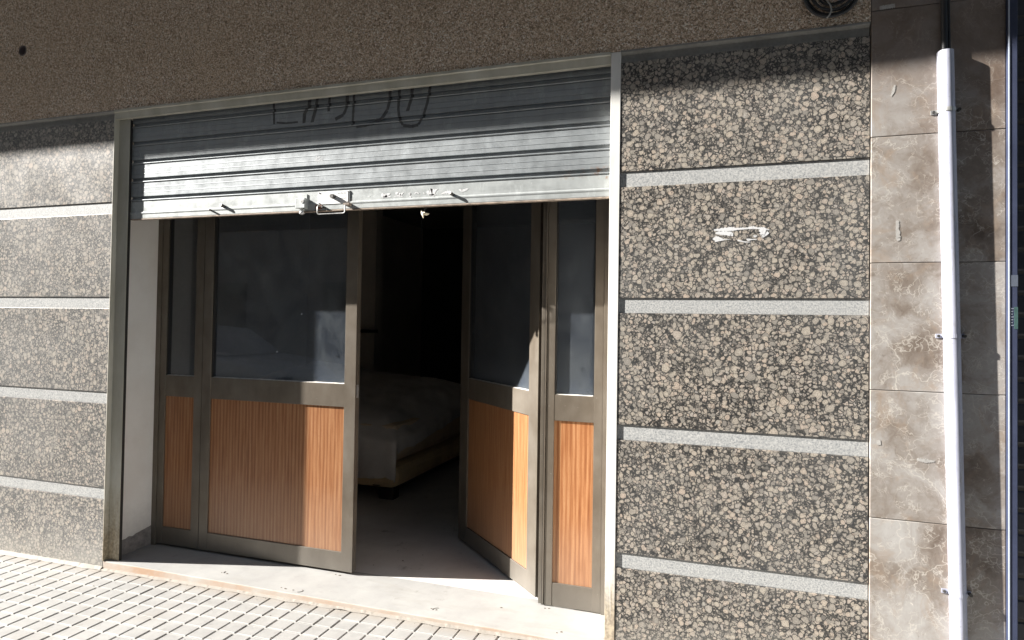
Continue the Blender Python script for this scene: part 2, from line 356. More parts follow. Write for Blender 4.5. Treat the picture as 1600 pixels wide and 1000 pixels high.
# ------------------------------------------------------------------ mesh helper
class MB:
    def __init__(s): s.v = []; s.f = []; s.mi = []; s.cur = 0
    def quad(s, *pts):
        b = len(s.v); s.v += [tuple(p) for p in pts]; s.f.append(tuple(range(b, b + len(pts)))); s.mi.append(s.cur); return s
    def box(s, x0, x1, y0, y1, z0, z1):
        b = len(s.v)
        s.v += [(x0, y0, z0), (x1, y0, z0), (x1, y1, z0), (x0, y1, z0), (x0, y0, z1), (x1, y0, z1), (x1, y1, z1), (x0, y1, z1)]
        for f in ((0, 3, 2, 1), (4, 5, 6, 7), (0, 1, 5, 4), (1, 2, 6, 5), (2, 3, 7, 6), (3, 0, 4, 7)):
            s.f.append(tuple(b + i for i in f)); s.mi.append(s.cur)
        return s
    def extrude_x(s, prof, x0, x1, closed=False, caps=True, seg=1):
        n = len(prof); b = len(s.v)
        for i in range(seg + 1):
            x = x0 + (x1 - x0) * i / seg
            s.v += [(x, y, z) for y, z in prof]
        for i in range(seg):
            for k in range(n if closed else n - 1):
                a = b + i * n + k; c = b + i * n + (k + 1) % n
                s.f.append((a, c, c + n, a + n)); s.mi.append(s.cur)
        if closed and caps:
            s.f.append(tuple(b + k for k in range(n))[::-1]); s.f.append(tuple(b + seg * n + k for k in range(n))); s.mi += [s.cur] * 2
        return s
    def tube(s, pts, r, seg=10, caps=True, flat=1.0):
        pts = [Vector(p) for p in pts]; rs = r if isinstance(r, (list, tuple)) else [r] * len(pts)
        b = len(s.v); up = Vector((0, 0, 1))
        t0 = (pts[1] - pts[0]).normalized()
        side = t0.cross(up) if abs(t0.z) < .9 else t0.cross(Vector((0, 1, 0)))
        side.normalize()
        for i, p in enumerate(pts):
            t = (pts[min(i + 1, len(pts) - 1)] - pts[max(i - 1, 0)]).normalized()
            side = (side - t * side.dot(t)).normalized(); o = t.cross(side)
            for k in range(seg):
                a = 2 * math.pi * k / seg
                s.v.append(tuple(p + (side * math.cos(a) + o * math.sin(a) * flat) * rs[i]))
        for i in range(len(pts) - 1):
            for k in range(seg):
                a = b + i * seg + k; c = b + i * seg + (k + 1) % seg
                s.f.append((a, a + seg, c + seg, c)); s.mi.append(s.cur)
        if caps:
            s.f.append(tuple(b + k for k in range(seg))); s.f.append(tuple(b + (len(pts) - 1) * seg + k for k in range(seg))[::-1]); s.mi += [s.cur] * 2
        return s
    def build(s, name, mats, parent=None, bevel=0, smooth=False, xf=None):
        me = bpy.data.meshes.new(name)
        vs = s.v
        if xf: vs = [xf(Vector(v)) for v in vs]
        o = bpy.data.objects.new(name, me); C.objects.link(o)
        if parent is not None:
            w0 = world_loc(parent); o.parent = parent
        else:
            w0 = Vector((0, 0, 0))
        me.from_pydata([tuple(Vector(v) - w0) for v in vs], [], s.f)
        mats = mats if isinstance(mats, (list, tuple)) else [mats]
        for m in mats: me.materials.append(M[m])
        for p, i in zip(me.polygons, s.mi): p.material_index = i; p.use_smooth = smooth
        me.update()
        if bevel:
            bm = o.modifiers.new('bevel', 'BEVEL'); bm.width = bevel; bm.segments = 2; bm.limit_method = 'ANGLE'; bm.angle_limit = R(40)
        return o

def world_loc(o):
    v = Vector(o.location)
    while o.parent: o = o.parent; v += Vector(o.location)
    return v
def tag(o, label=None, cat=None, group=None, kind=None):
    if label: o['label'] = label
    if cat: o['category'] = cat
    if group: o['group'] = group
    if kind: o['kind'] = kind
    return o
def thing(name, label, cat, loc, group=None):
    o = bpy.data.objects.new(name, None); C.objects.link(o); o.location = loc; o.empty_display_size = .1
    return tag(o, label, cat, group)
def lerp(a, b, t): return a + (b - a) * t
rnd = random.Random(7)

# shared dimensions (metres): facade plane y = 0, street at y < 0, shop at y > 0
XL, XR = -3.483, -0.440          # opening
XG, XM = 0.572, 1.030            # right end of granite, right end of marble
FL = 0.048                       # threshold level
Z_ST = 2.745                     # underside of stucco
YD = 0.320                       # front of the shop door
def zp(x): return 0.0105 * (x + 3.3) + .002     # the pavement climbs a little to the right

# ------------------------------------------------------------------ pavement
P0 = 0.0995; PY = 0.0955
mb = MB()
def pad(x0, x1, y0, y1):
    t = .0016 + rnd.random() * .0008; e = .0028; j = (rnd.random() - .5) * .0012
    a = [(x0, y0), (x1, y0), (x1, y1), (x0, y1)]; bq = [(x0 + e, y0 + e), (x1 - e, y0 + e), (x1 - e, y1 - e), (x0 + e, y1 - e)]
    b = len(mb.v)
    for x, y in a: mb.v.append((x, y, zp(x) - .0065))
    for x, y in a: mb.v.append((x, y, zp(x) - t + j))
    for x, y in bq: mb.v.append((x, y, zp(x) + j))
    for k in range(4):
        l = (k + 1) % 4
        mb.f.append((b + k, b + l, b + 4 + l, b + 4 + k)); mb.f.append((b + 4 + k, b + 4 + l, b + 8 + l, b + 8 + k))
    mb.f.append((b + 8, b + 9, b + 10, b + 11)); mb.mi += [1] * 8 + [0]
for i in range(-30, 72):
    for k in range(0, 28):
        xa = -3.366 + i * P0; xb = xa + P0; yb = -.012 - k * PY; ya = yb - PY
        w_ = .0038 + .0010 * rnd.random(); gl = .0056 if i % 4 == 0 else w_; gr = .0056 if (i + 1) % 4 == 0 else w_
        gb = .0052; ga = .0052
        pad(xa + gl, xb - gr, ya + ga, yb - gb)
Yk = -.012 - 28 * PY
mb.cur = 1; mb.quad((-6.4, Yk, zp(-6.4) - .0045), (3.9, Yk, zp(3.9) - .0045), (3.9, .02, zp(3.9) - .0045), (-6.4, .02, zp(-6.4) - .0045)); mb.cur = 0
mb.quad((-30, Yk, zp(-6.4) - .004), (-6.4, Yk, zp(-6.4) - .004), (-6.4, .02, zp(-6.4) - .004), (-30, .02, zp(-6.4) - .004))
mb.quad((3.8, Yk, zp(3.9) - .004), (25, Yk, zp(3.9) - .004), (25, .02, zp(3.9) - .004), (3.8, .02, zp(3.9) - .004))
tag(mb.build('pavement', ['paving', 'paving_joint']), kind='structure')
# mortar smeared along the foot of the wall
mb = MB()
def strip_mortar(xa, xb, n, zt):
    px = None
    for i in range(n + 1):
        x = lerp(xa, xb, i / n); wd = .022 + .016 * noise.noise(Vector((x * 9, 1, 0))) ; z = zp(x)
        cur = ((x, .004, z + zt + .004 * noise.noise(Vector((x * 30, 0, 0)))), (x, -wd, z + .0012))
        if px: mb.quad(px[0], px[1], cur[1], cur[0])
        px = cur
strip_mortar(-6, XL, 120, .02); strip_mortar(XR, 3, 160, .02); strip_mortar(XL, XR, 150, .008)
tag(mb.build('mortar_fillet', 'paving'), kind='structure')
mb = MB(); mb.box(-30, 25, Yk - .15, Yk, -.16, .0)
tag(mb.build('kerb', 'kerb_stone', bevel=.01), kind='structure')
mb = MB(); mb.quad((-60, -60, -.13), (60, -60, -.13), (60, 60, -.13), (-60, 60, -.13))
tag(mb.build('road', 'asphalt'), kind='structure')
mb = MB(); mb.box(-30, 25, -11.0, -9.2, -.2, .0)
tag(mb.build('far_pavement', 'kerb_stone'), kind='structure')

# threshold and shop floor
mb = MB(); mb.box(XL, XR, 0.001, YD + .06, -.02, FL)
mb.mi[-4] = 1                                               # the front face shows the brown worn edge
tag(mb.build('threshold', ['threshold_stone', 'threshold_edge'], bevel=.004), kind='structure')
mb = MB(); mb.box(-5.0, .4, YD + .06, 7.2, -.02, FL - .001)
tag(mb.build('shop_floor', 'shop_floor'), kind='structure')

# ------------------------------------------------------------------ building
bd = thing('building', 'street building front clad in round-grained brown granite under brown pebble stucco', 'building', (-1.9, 0, 0))
# stucco with a round hole cut for the pipe stub
hx, hz, hr = -4.272, 3.199, .034
mb = MB(); TS = -.006
def ring_hole(mb, hx, hz, r, half, y):
    n = 32; b = len(mb.v)
    for k in range(n):
        a = 2 * math.pi * k / n + math.pi / 4
        c, s_ = math.cos(a), math.sin(a); q = half / max(abs(c), abs(s_))
        mb.v.append((hx + q * c, y, hz + q * s_)); mb.v.append((hx + r * c, y, hz + r * s_)); mb.v.append((hx + r * c, y + .12, hz + r * s_))
    for k in range(n):
        l = (k + 1) % n
        mb.f.append((b + 3 * k, b + 3 * l, b + 3 * l + 1, b + 3 * k + 1)); mb.f.append((b + 3 * k + 1, b + 3 * l + 1, b + 3 * l + 2, b + 3 * k + 2)); mb.mi += [0, 0]
    mb.quad((hx - half, y + .12, hz - half), (hx + half, y + .12, hz - half), (hx + half, y + .12, hz + half), (hx - half, y + .12, hz + half))
HF = .1
ring_hole(mb, hx, hz, hr, HF, TS)
ztop = 4.3
def rect(x0, x1, z0, z1): mb.quad((x0, TS, z0), (x1, TS, z0), (x1, TS, z1), (x0, TS, z1))
rect(-9, hx - HF, Z_ST, ztop); rect(hx + HF, XG - .003, Z_ST, ztop)
rect(hx - HF, hx + HF, Z_ST, hz - HF); rect(hx - HF, hx + HF, hz + HF, ztop)
mb.quad((-9, TS, Z_ST), (-9, .30, Z_ST), (XG - .003, .30, Z_ST), (XG - .003, TS, Z_ST))
mb.quad((XG - .003, TS, Z_ST), (XG - .003, .3, Z_ST), (XG - .003, .3, ztop), (XG - .003, TS, ztop))
mb.build('stucco_wall', 'stucco', bd)
# granite panels and pale strips
z0 = 1.6204; MOD = .57; ST = .068
def cladding(xa, xb, mat, seed):
    for k in range(4):
        zt = z0 + (1 - k) * MOD            # top of a pale strip
        b_ = MB().box(xa + .001, xb, .006, .05, zt - ST, zt).build('stone_strip', 'pale_granite', bd)
        bot = zt - ST - MOD + ST
        if k == 3: bot = -.03
        MB().box(xa, xb, .0, .05, bot, zt - ST - .0015).build('granite_panel', mat, bd, bevel=.0012)
    MB().box(xa, xb, .0, .05, z0 + MOD + .0015, 2.690).build('granite_panel', mat, bd, bevel=.0012)
    # folded metal ledge between granite and stucco
    prof = [(TS - .001, Z_ST - .001), (TS - .003, Z_ST - .010), (.004, Z_ST - .014), (.010, Z_ST - .018), (.012, 2.694), (.0, 2.690), (.04, 2.690), (.04, Z_ST - .001)]
    MB().extrude_x(prof, xa, xb - .001, True).build('metal_ledge', 'ledge_metal', bd)
cladding(-9.0, XL, 'dusty_granite', 1); cladding(XR, XG - .004, 'granite', 2)
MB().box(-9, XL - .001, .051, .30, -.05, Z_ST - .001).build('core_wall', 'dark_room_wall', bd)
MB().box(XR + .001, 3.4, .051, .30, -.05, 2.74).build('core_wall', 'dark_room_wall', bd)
# white smear of paint on the second panel
def wobble_ribbon(mb, pts, wd, y, step=.003, jag=.35, f=170):
    L = 0; prev = None
    for (x0, z0_, w0), (x1, z1_, w1) in zip(pts[:-1], pts[1:]):
        d = math.hypot(x1 - x0, z1_ - z0_); n = max(1, int(d / step)); tx, tz = (x1 - x0) / d, (z1_ - z0_) / d
        for i in range(n + 1):
            t = i / n; x = lerp(x0, x1, t); z = lerp(z0_, z1_, t); wv = lerp(w0, w1, t) * wd / 2
            a = wv * (1 + jag * noise.noise(Vector((L * f, wd * 300, z0_ * 9))) * 1.8); b = wv * (1 + jag * noise.noise(Vector((L * f, 9 + wd * 300, 4))) * 1.8)
            yy = y(x, z) if callable(y) else y
            cur = ((x - tz * a, yy, z + tx * a), (x + tz * b, yy, z - tx * b))
            if prev: mb.quad(prev[0], prev[1], cur[1], cur[0])
            prev = cur; L += d / n
def px(x, y): return (-.032 + (1100 + x / 13.33 - 1115) * .00258, 1.901 + (363.5 - (340 + y / 13.33)) * .00248)
mb = MB()
u_ = .00019
for pts in ([(200, 240, 20), (300, 238, 60), (600, 225, 90), (700, 228, 50), (900, 222, 35), (1020, 205, 70), (1120, 228, 35), (1230, 235, 60), (1360, 275, 12)],
            [(235, 310, 20), (300, 310, 70), (420, 318, 90), (560, 330, 80), (615, 345, 30)],
            [(480, 335, 60), (560, 350, 90), (610, 385, 20)],
            [(180, 450, 20), (250, 440, 120), (320, 440, 70), (400, 462, 22), (540, 466, 8)],
            [(230, 500, 40), (330, 487, 25), (430, 480, 8)],
            [(1150, 275, 30), (1220, 300, 110), (1290, 340, 150), (1350, 350, 20)],
            [(1160, 340, 10), (1215, 370, 70), (1230, 430, 40), (1200, 445, 8)],
            [(695, 480, 12), (740, 500, 36), (810, 520, 20), (870, 535, 24), (975, 540, 8)],
            [(885, 465, 10), (935, 485, 60), (985, 480, 24), (1100, 482, 14)],
            [(1030, 395, 10), (1070, 408, 50), (1110, 400, 8)]):
    wobble_ribbon(mb, [px(a, b) + (c * u_,) for a, b, c in pts], 1.0, -.0012 - .0003 * len(mb.f) / 4000, .0016, .45, 420)
mb.build('paint_smear', 'white_paint', bd)
# frame of the opening: left post in the shade of the granite edge, white right post, head beam
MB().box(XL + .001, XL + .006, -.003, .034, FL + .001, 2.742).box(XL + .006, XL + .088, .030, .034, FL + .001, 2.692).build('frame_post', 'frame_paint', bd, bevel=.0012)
MB().box(XL + .0845, XL + .088, .0345, .052, FL + .001, 2.69).build('guide_channel', 'dark_gasket', bd)
fp = MB().box(-.486, XR - .001, -.003, .030, FL + .001 - .03, 2.742).box(-.486, -.480, .0305, .075, FL + .001, 2.69).build('frame_post', 'white_frame_paint', bd, bevel=.0012)
tag(fp, 'white painted post with rust at its foot')
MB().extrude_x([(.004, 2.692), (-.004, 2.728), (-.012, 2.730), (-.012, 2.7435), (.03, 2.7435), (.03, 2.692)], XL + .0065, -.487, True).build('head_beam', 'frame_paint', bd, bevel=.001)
# reveals
MB().box(XL + .023 - .1, XL + .023, .088, YD + .02, FL, 2.75).build('reveal_wall', 'plaster', bd)
mb = MB(); pr = None
for i in range(25):
    y = lerp(.088, YD, i / 24); zt = FL + .085 + .035 * (i / 24) + .012 * noise.noise(Vector((y * 30, 3, 0)))
    cur = ((XL + .0265, y, FL + .0005), (XL + .0265, y, zt), (XL + .0230, y, zt + .001))
    if pr: mb.quad(pr[0], cur[0], cur[1], pr[1]); mb.quad(pr[1], cur[1], cur[2], pr[2])
    pr = cur
mb.build('worn_skirting', 'grimy_skirting', bd)
MB().box(-.4995, -.455, .088, YD + .02, FL, 2.75).build('reveal_wall', 'plaster', bd)
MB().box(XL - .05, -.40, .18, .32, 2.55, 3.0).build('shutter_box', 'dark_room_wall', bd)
# the balcony overhead, whose edge throws the shade line across the wall
bal = MB().box(-14, 5, -1.0, -.02, 4.35, 4.52).box(-14, 5, -1.0, -.92, 4.521, 5.3).build('balcony', 'balcony_concrete', bd)
MB().box(-14, 5, .0, .3, 4.301, 9.5).build('upper_wall', 'stucco', bd)

# pipe stub in the stucco
ps = thing('pipe_stub', 'short open pipe end set in a dark round hole in the upper left stucco', 'pipe', (hx, .04, hz))
mb = MB(); n = 28
prf = [(hr * .98, -.002), (hr * .98, -.008), (hr * .80, -.008), (hr * .78, .10)]
for j, (r_, y_) in enumerate(prf):
    for k in range(n):
        a = 2 * math.pi * k / n; mb.v.append((hx + r_ * math.cos(a), y_, hz + r_ * math.sin(a)))
for j in range(3):
    for k in range(n):
        l = (k + 1) % n; mb.f.append((j * n + k, j * n + l, (j + 1) * n + l, (j + 1) * n + k)); mb.mi.append(0)
mb.build('sleeve', 'pink_pipe', ps, smooth=True)

# coil of cable on the stucco above the right granite
cc = thing('cable_coil', 'coil of black and grey cable hanging on the stucco at the top edge', 'cable', (.43, -.03, 2.92))
def loop(cx, cz, rx, rz, y, r, seed, mat, a0=0, a1=360):
    pts = []; rr = random.Random(seed)
    for k in range(49):
        a = R(lerp(a0, a1, k / 48)); wv = 1 + .03 * noise.noise(Vector((math.cos(a) * 1.5, math.sin(a) * 1.5, seed)))
        pts.append((cx + rx * wv * math.cos(a), y + .006 * noise.noise(Vector((math.cos(a) * 2, math.sin(a) * 2, seed + 5))), cz + rz * wv * math.sin(a)))
    return MB().tube(pts, r, 8, False).build('cable_loop', mat, cc, smooth=True)
for i, (dr, yy, mt) in enumerate(((0, -.026, 'grey_rubber'), (-.009, -.018, 'black_rubber'), (-.019, -.03, 'black_rubber'), (-.028, -.020, 'grey_rubber'), (-.040, -.03, 'black_rubber'), (-.050, -.018, 'black_rubber'))):
    loop(.423 + .002 * i, 2.893 + .004 * (i % 3), .108 + dr, .118 + dr, yy, .006 - .0004 * i, i, mt)
tag(MB().tube([(.405, -.03, 2.84), (.418, -.034, 2.815), (.420, -.034, 2.795), (.412, -.032, 2.778), (.402, -.03, 2.768)], .0035, 8).build('cable_end', 'cord_white', cc, smooth=True), 'short pale cable end curling below the coil')

# ------------------------------------------------------------------ marble pilaster
pl = thing('marble_pilaster', 'grey brown veined marble pilaster at the right, behind the white pipe', 'pilaster', (.8, 0, 0))
zj = [-.05, .237, .745, 1.2535, 1.762, 2.2705, 2.785, 3.30, 3.81, 4.3]
for a, b in zip(zj[:-1], zj[1:]):
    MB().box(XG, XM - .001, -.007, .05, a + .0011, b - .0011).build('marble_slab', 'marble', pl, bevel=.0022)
MB().box(XG + .004, XM - .004, .0, .051, -.05, 4.3).build('joint_backing', 'dark_gasket', pl)
for pts in ([(.665, 1.93, .010), (.668, 1.86, .016), (.672, 1.85, .012)], [(.735, .99, .010), (.765, .985, .016), (.795, .986, .006)], [(.642, 2.43, .003), (.650, 2.45, .012), (.655, 2.475, .006)], [(.600, 2.793, .016), (.655, 2.797, .017)], [(.600, 1.055, .012), (.604, 1.035, .014)]):
    mb = MB(); wobble_ribbon(mb, [(a, b, c) for a, b, c in pts], 1, -.0082, .002, .4, 300)
    mb.build('filler_patch', 'patch_mortar', pl)

# ------------------------------------------------------------------ pipe up the pilaster
def pxx(z): return .8765 - .0211 * (z - .2)
pg = thing('drainpipe', 'white half round pipe clamped vertically to the marble pilaster, black cable leaving its top', 'pipe', (pxx(0), 0, 0))
def guard(mb, za, zb, r, y0, cap=True, seg=24):
    b = len(mb.v); prof = [(-r, -.0075)] + [(-r * math.cos(math.pi * k / 14), y0 - r * math.sin(math.pi * k / 14)) for k in range(15)] + [(r, -.0075)]
    m = len(prof)
    for i in range(seg + 1):
        z = lerp(za, zb, i / seg)
        for x, y in prof: mb.v.append((pxx(z) + x, y, z))
    for i in range(seg):
        for k in range(m - 1):
            a = b + i * m + k; mb.f.append((a, a + 1, a + 1 + m, a + m)); mb.mi.append(mb.cur)
mb = MB(); guard(mb, .0, 2.585, .0270, -.0225); guard(mb, .0, 2.585, .0248, -.0225)
b = len(mb.v); 
mb.build('pipe_body', 'white_pvc', pg, smooth=True)
rr = random.Random(3)
for i in range(16):
    z = 1.42 + .036 * i + rr.random() * .02; a0 = R(-35 - rr.random() * 30); a1 = R(15 + rr.random() * 30)
    if i % 5 == 4: continue
    pts = []
    for k in range(9):
        a = lerp(a0, a1, k / 8) - R(15)
        pts.append((pxx(z) + .0312 * math.cos(a - .1), -.020 - .0312 * abs(math.sin(a - .35)) , z + rr.random() * .001))
    pts = [(pxx(z) + .0273 * math.sin(t), -.0225 - .0273 * math.cos(t), z) for t in [lerp(.55 + .3 * rr.random(), 1.5, k / 8) for k in range(9)]]
    MB().tube(pts, .0007 + .0006 * rr.random(), 4).build('scuff_ring', 'grey_ink', pg)  # thin grey ring on the right side of the pipe
for z in (2.352, 1.475, .493):
    mb = MB(); guard(mb, z - .008, z + .008, .0295, -.0225, seg=1); guard(mb, z - .008, z + .008, .0282, -.0225, seg=1)
    x = pxx(z)
    mb.box(x - .052, x - .0285, -.011, -.0075, z - .009, z + .007); mb.box(x + .0285, x + .046, -.013, -.0075, z - .009, z + .009)
    br = mb.build('clamp', 'white_pvc' if z < 2 else 'zinc', pg, smooth=False)
    MB().tube([(x - .043, -.011, z - .001), (x - .043, -.018, z - .001)], .0055, 8).build('screw', 'dark_steel', br); MB().tube([(x + .040, -.013, z), (x + .040, -.030, z)], .0065, 8).build('screw', 'dark_steel', br)
MB().tube([(pxx(2.5) - .004, -.022, 2.45), (pxx(2.6) - .004, -.023, 2.60), (pxx(2.8) - .003, -.022, 2.9), (.826, -.02, 3.4), (.824, -.02, 4.3)], .0115, 12).tube([(pxx(2.5) + .014, -.016, 2.45), (pxx(2.6) + .013, -.018, 2.60), (pxx(2.8) + .012, -.017, 2.9), (.840, -.018, 4.3)], .006, 10).build('cable', 'black_rubber', pg, smooth=True)

# ------------------------------------------------------------------ neighbour's shutter
ns = thing('neighbouring_shutter', 'dark ribbed roller shutter with blue painted guide post at the far right edge', 'roller shutter', (1.5, 0, 0))
gp = MB().box(XM, XM + .0290, -.030, .12, -.05, 4.3).build('guide_post', 'navy_paint', ns, bevel=.0025)
MB().box(XM - .0015, XM + .0025, -.0325, -.0301, -.02, 4.3).build('post_edge', 'pale_edge_paint', ns)  # pale strip paints the sunlight on the post's left side
MB().box(XM + .006, XM + .0285, -.0312, -.0301, 1.665, 1.708).build('tape_patch', 'sticker_grey', gp)
MB().box(XM + .017, XM + .0285, -.0312, -.0301, 1.505, 1.588).build('green_sticker', 'sticker_green', gp)
mb = MB()
for i in range(7):
    z = 1.585 - i * .0105; mb.box(XM + .0065, XM + .0155 - .0015 * (i % 3), -.0311, -.0301, z - .005, z - .0015)
mb.build('sticker_print', 'sticker_pale', gp)
for k in range(42):
    z = -.02 + k * .083
    prof = [(.062, z), (.050, z + .006), (.046, z + .014), (.046, z + .070), (.050, z + .076), (.066, z + .078), (.066, z + .083)]
    if k > 36: continue
    MB().extrude_x(prof, XM + .03, 3.3).build('slat', 'dark_slat', ns)

# ------------------------------------------------------------------ roller shutter (half open)
SP = .1112; SB = 2.195
def prof_y(z):
    """y of the curtain's front surface at height z"""
    if z < SB: return .050
    t = (z - SB) % SP
    if t < .0035: return .0560
    if t < .0140:
        u = (t - .0085) / .0055; return .0560 - .0088 * math.sqrt(max(0, 1 - u * u))
    if t < .0310: return .0600
    for g in (.054, .083):
        if abs(t - g) < .0012: return .0518
    return .0500
def slat_profile():
    pts = [(.064, 0), (.0565, .0002), (.0560, .0035)]
    for k in range(9):
        u = -1 + 2 * k / 8; pts.append((.0560 - .0088 * math.sqrt(1 - u * u), .0085 + .0055 * u))
    pts += [(.0600, .0142), (.0600, .0308), (.0515, .0310), (.0500, .0320)]
    for g in (.054, .083): pts += [(.0500, g - .0014), (.0516, g - .0004), (.0516, g + .0003), (.0496, g + .0012), (.0500, g + .0035)]
    pts += [(.0500, SP - .0015), (.0520, SP - .0002), (.064, SP - .0001)]
    return pts
sh = thing('roller_shutter', 'galvanised roller shutter rolled most of the way up over the shop doorway', 'roller shutter', (-1.95, .055, 2.10))
SX0, SX1 = XL + .089, -.4865
for k in range(5):
    zz = SB + k * SP
    MB().extrude_x([(y, z + zz) for y, z in slat_profile()], SX0 if 0 else SX0, SX1).build('slat', 'galvanised', sh)
rail = MB().extrude_x([(.064, SB), (.0500, SB - .001), (.0500, 2.134), (.0462, 2.128), (.0462, 2.123), (.0485, 2.116), (.0485, 2.095), (.0495, 2.0925)], SX0, SX1).build('bottom_rail', 'rail_steel', sh)
MB().extrude_x([(.0495, 2.0922), (.0470, 2.0905), (.0470, 2.0860), (.075, 2.0860), (.075, 2.0922)], SX0, SX1, True).build('bottom_lip', 'rusty_edge', rail)
# graffiti follows the slats
gs = [([(-2.374, 2.712), (-2.368, 2.584)], .014), ([(-2.352, 2.592), (-2.29, 2.583), (-2.212, 2.583)], .010), ([(-2.136, 2.712), (-2.142, 2.67), (-2.170, 2.625), (-2.173, 2.574)], .022),
      ([(-2.089, 2.712), (-2.098, 2.65), (-2.121, 2.574)], .020), ([(-2.012, 2.712), (-2.018, 2.625)], .015), ([(-1.903, 2.712), (-1.905, 2.64), (-1.925, 2.598), (-1.975, 2.578)], .019),
      ([(-1.862, 2.712), (-1.868, 2.535)], .014), ([(-1.845, 2.528), (-1.80, 2.530), (-1.75, 2.537), (-1.695, 2.556), (-1.662, 2.60), (-1.648, 2.65), (-1.648, 2.712)], .018),
      ([(-1.592, 2.712), (-1.598, 2.60), (-1.590, 2.545), (-1.568, 2.512), (-1.52, 2.502), (-1.482, 2.508), (-1.455, 2.55), (-1.432, 2.62), (-1.416, 2.712)], .016), ([(-1.519, 2.712), (-1.523, 2.65), (-1.545, 2.585)], .018)]
GY = .0491
def gy(z): return min(prof_y(z - .0015), prof_y(z), prof_y(z + .0015)) - .0006
for pts, wd in gs:
    mb = MB()
    for (xa, za), (xb, zb) in zip(pts[:-1], pts[1:]):
        L = math.hypot(xb - xa, zb - za); n = max(1, int(L / .002)); tx, tz = (xb - xa) / L, (zb - za) / L
        pv = None
        for i in range(n + 1):
            x = lerp(xa, xb, i / n); z = lerp(za, zb, i / n); h = wd / 2 * (1 + .2 * noise.noise(Vector((x * 60, z * 60, 1))))
            if abs(tz) > .8: h1 = h; cur = ((x - h1, gy(z), z), (x + h1, gy(z), z))
            else: cur = ((x - tz * h, GY, z + tx * h), (x + tz * h, GY, z - tx * h))
            t = ((z - SB) % SP)
            if pv: mb.quad(pv[0], pv[1], cur[1], cur[0])
            pv = cur
    mb.build('graffiti_stroke', 'graffiti_ink', sh)
# white traces of old lettering on the rail
def p2(x, y): return (-1.691 + (560 + x / 8 - 595) * .003586, 2.150 + (305 - (280 + y / 8)) * .00248 - (560 + x / 8 - 595) * .000113)
for pts in ([(285, 170, 30), (320, 185, 70), (350, 190, 50), (405, 155, 12)], [(300, 225, 14), (350, 200, 30), (410, 215, 10)], [(470, 160, 30), (505, 150, 44), (540, 185, 30), (575, 140, 10)], [(450, 205, 8), (510, 200, 20), (565, 210, 10)],
            [(640, 160, 14), (665, 165, 26), (650, 195, 18), (672, 228, 14)], [(712, 165, 10), (740, 150, 22), (772, 165, 12)], [(825, 150, 10), (840, 180, 16)], [(865, 140, 16), (900, 150, 80), (940, 150, 110), (975, 120, 30), (1005, 95, 8)],
            [(900, 190, 10), (945, 190, 24), (985, 190, 12)], [(1050, 180, 8), (1085, 160, 30), (1110, 155, 40), (1170, 150, 22)], [(1262, 110, 12), (1300, 135, 40), (1345, 120, 30), (1378, 95, 8)], [(110, 195, 8), (135, 200, 16)]):
    mb = MB(); wobble_ribbon(mb, [p2(a, b) + (c * .00036,) for a, b, c in pts], 1, .0492, .002, .5, 300)
    mb.build('paint_trace', 'white_paint', rail)
# tiny square sticker print on the lit slat
mb = MB(); rr = random.Random(5)
for i in range(9):
    for k in range(5):
        if rr.random() < .6: xx = -2.104 + i * .0062; z = 2.353 + k * .0072; mb.quad((xx, .0494, z), (xx + .0048, .0494, z), (xx + .0048, .0494, z + .0042), (xx, .0494, z + .0042))
mb.build('stamp', 'white_paint', sh)
# lock box
lb = MB().box(-2.192, -2.132, .014, .0495, 2.102, 2.156).build('lock_box', 'rail_steel', sh, bevel=.002)
MB().box(-2.190, -2.140, .0455, .0498, 2.157, 2.182).build('lock_tab', 'rail_steel', lb, bevel=.001)
MB().tube([(-2.148, .0145, 2.138), (-2.148, .0115, 2.138)], .0105, 16).build('keyhole_ring', 'zinc', lb, smooth=False)
MB().box(-2.1495, -2.1465, .0108, .0114, 2.134, 2.142).build('keyhole', 'dark_gasket', lb)
MB().tube([(-2.160, .030, 2.1015), (-2.160, .030, 2.088), (-2.160, .030, 2.086), (-2.160, .030, 2.078), (-2.160, .030, 2.072), (-2.160, .030, 2.069)], [.006, .006, .011, .0145, .011, .004], 14).build('knob', 'white_plate', lb, smooth=True)
# plate with knob and maker's print
kp = MB().box(-2.070, -1.876, .0455, .0495, 2.122, 2.190).build('lock_plate', 'white_plate', sh, bevel=.0008)
MB().tube([(-1.972, .0455, 2.160), (-1.972, .030, 2.160), (-1.972, .022, 2.160)], [.0125, .0125, .011], 14).build('lock_cylinder', 'dark_steel', kp)
for x, z in ((-2.062, 2.184), (-2.062, 2.128), (-1.884, 2.184), (-1.884, 2.128)): MB().tube([(x, .0455, z), (x, .0425, z)], .0035, 8).build('plate_screw', 'dark_steel', kp)
MB().box(-1.8845, -1.8825, .0440, .0454, 2.13, 2.183).build('plate_slot', 'dark_steel', kp)
mb = MB(); rr = random.Random(2)
def glyphs(x, z, n, h, w_):
    for i in range(n):
        xx = x + i * w_
        mb.box(xx, xx + w_ * .18, .0450, .0454, z, z + h)
        if i % 2: mb.box(xx, xx + w_ * .6, .0450, .0454, z + h * .82, z + h)
        if i % 3: mb.box(xx + w_ * .18, xx + w_ * .6, .0451, .0454, z, z + h * .18)
glyphs(-1.955, 2.172, 7, .009, .0088); glyphs(-1.935, 2.147, 7, .006, .0064)
mb.build('plate_print', 'grey_ink', kp)
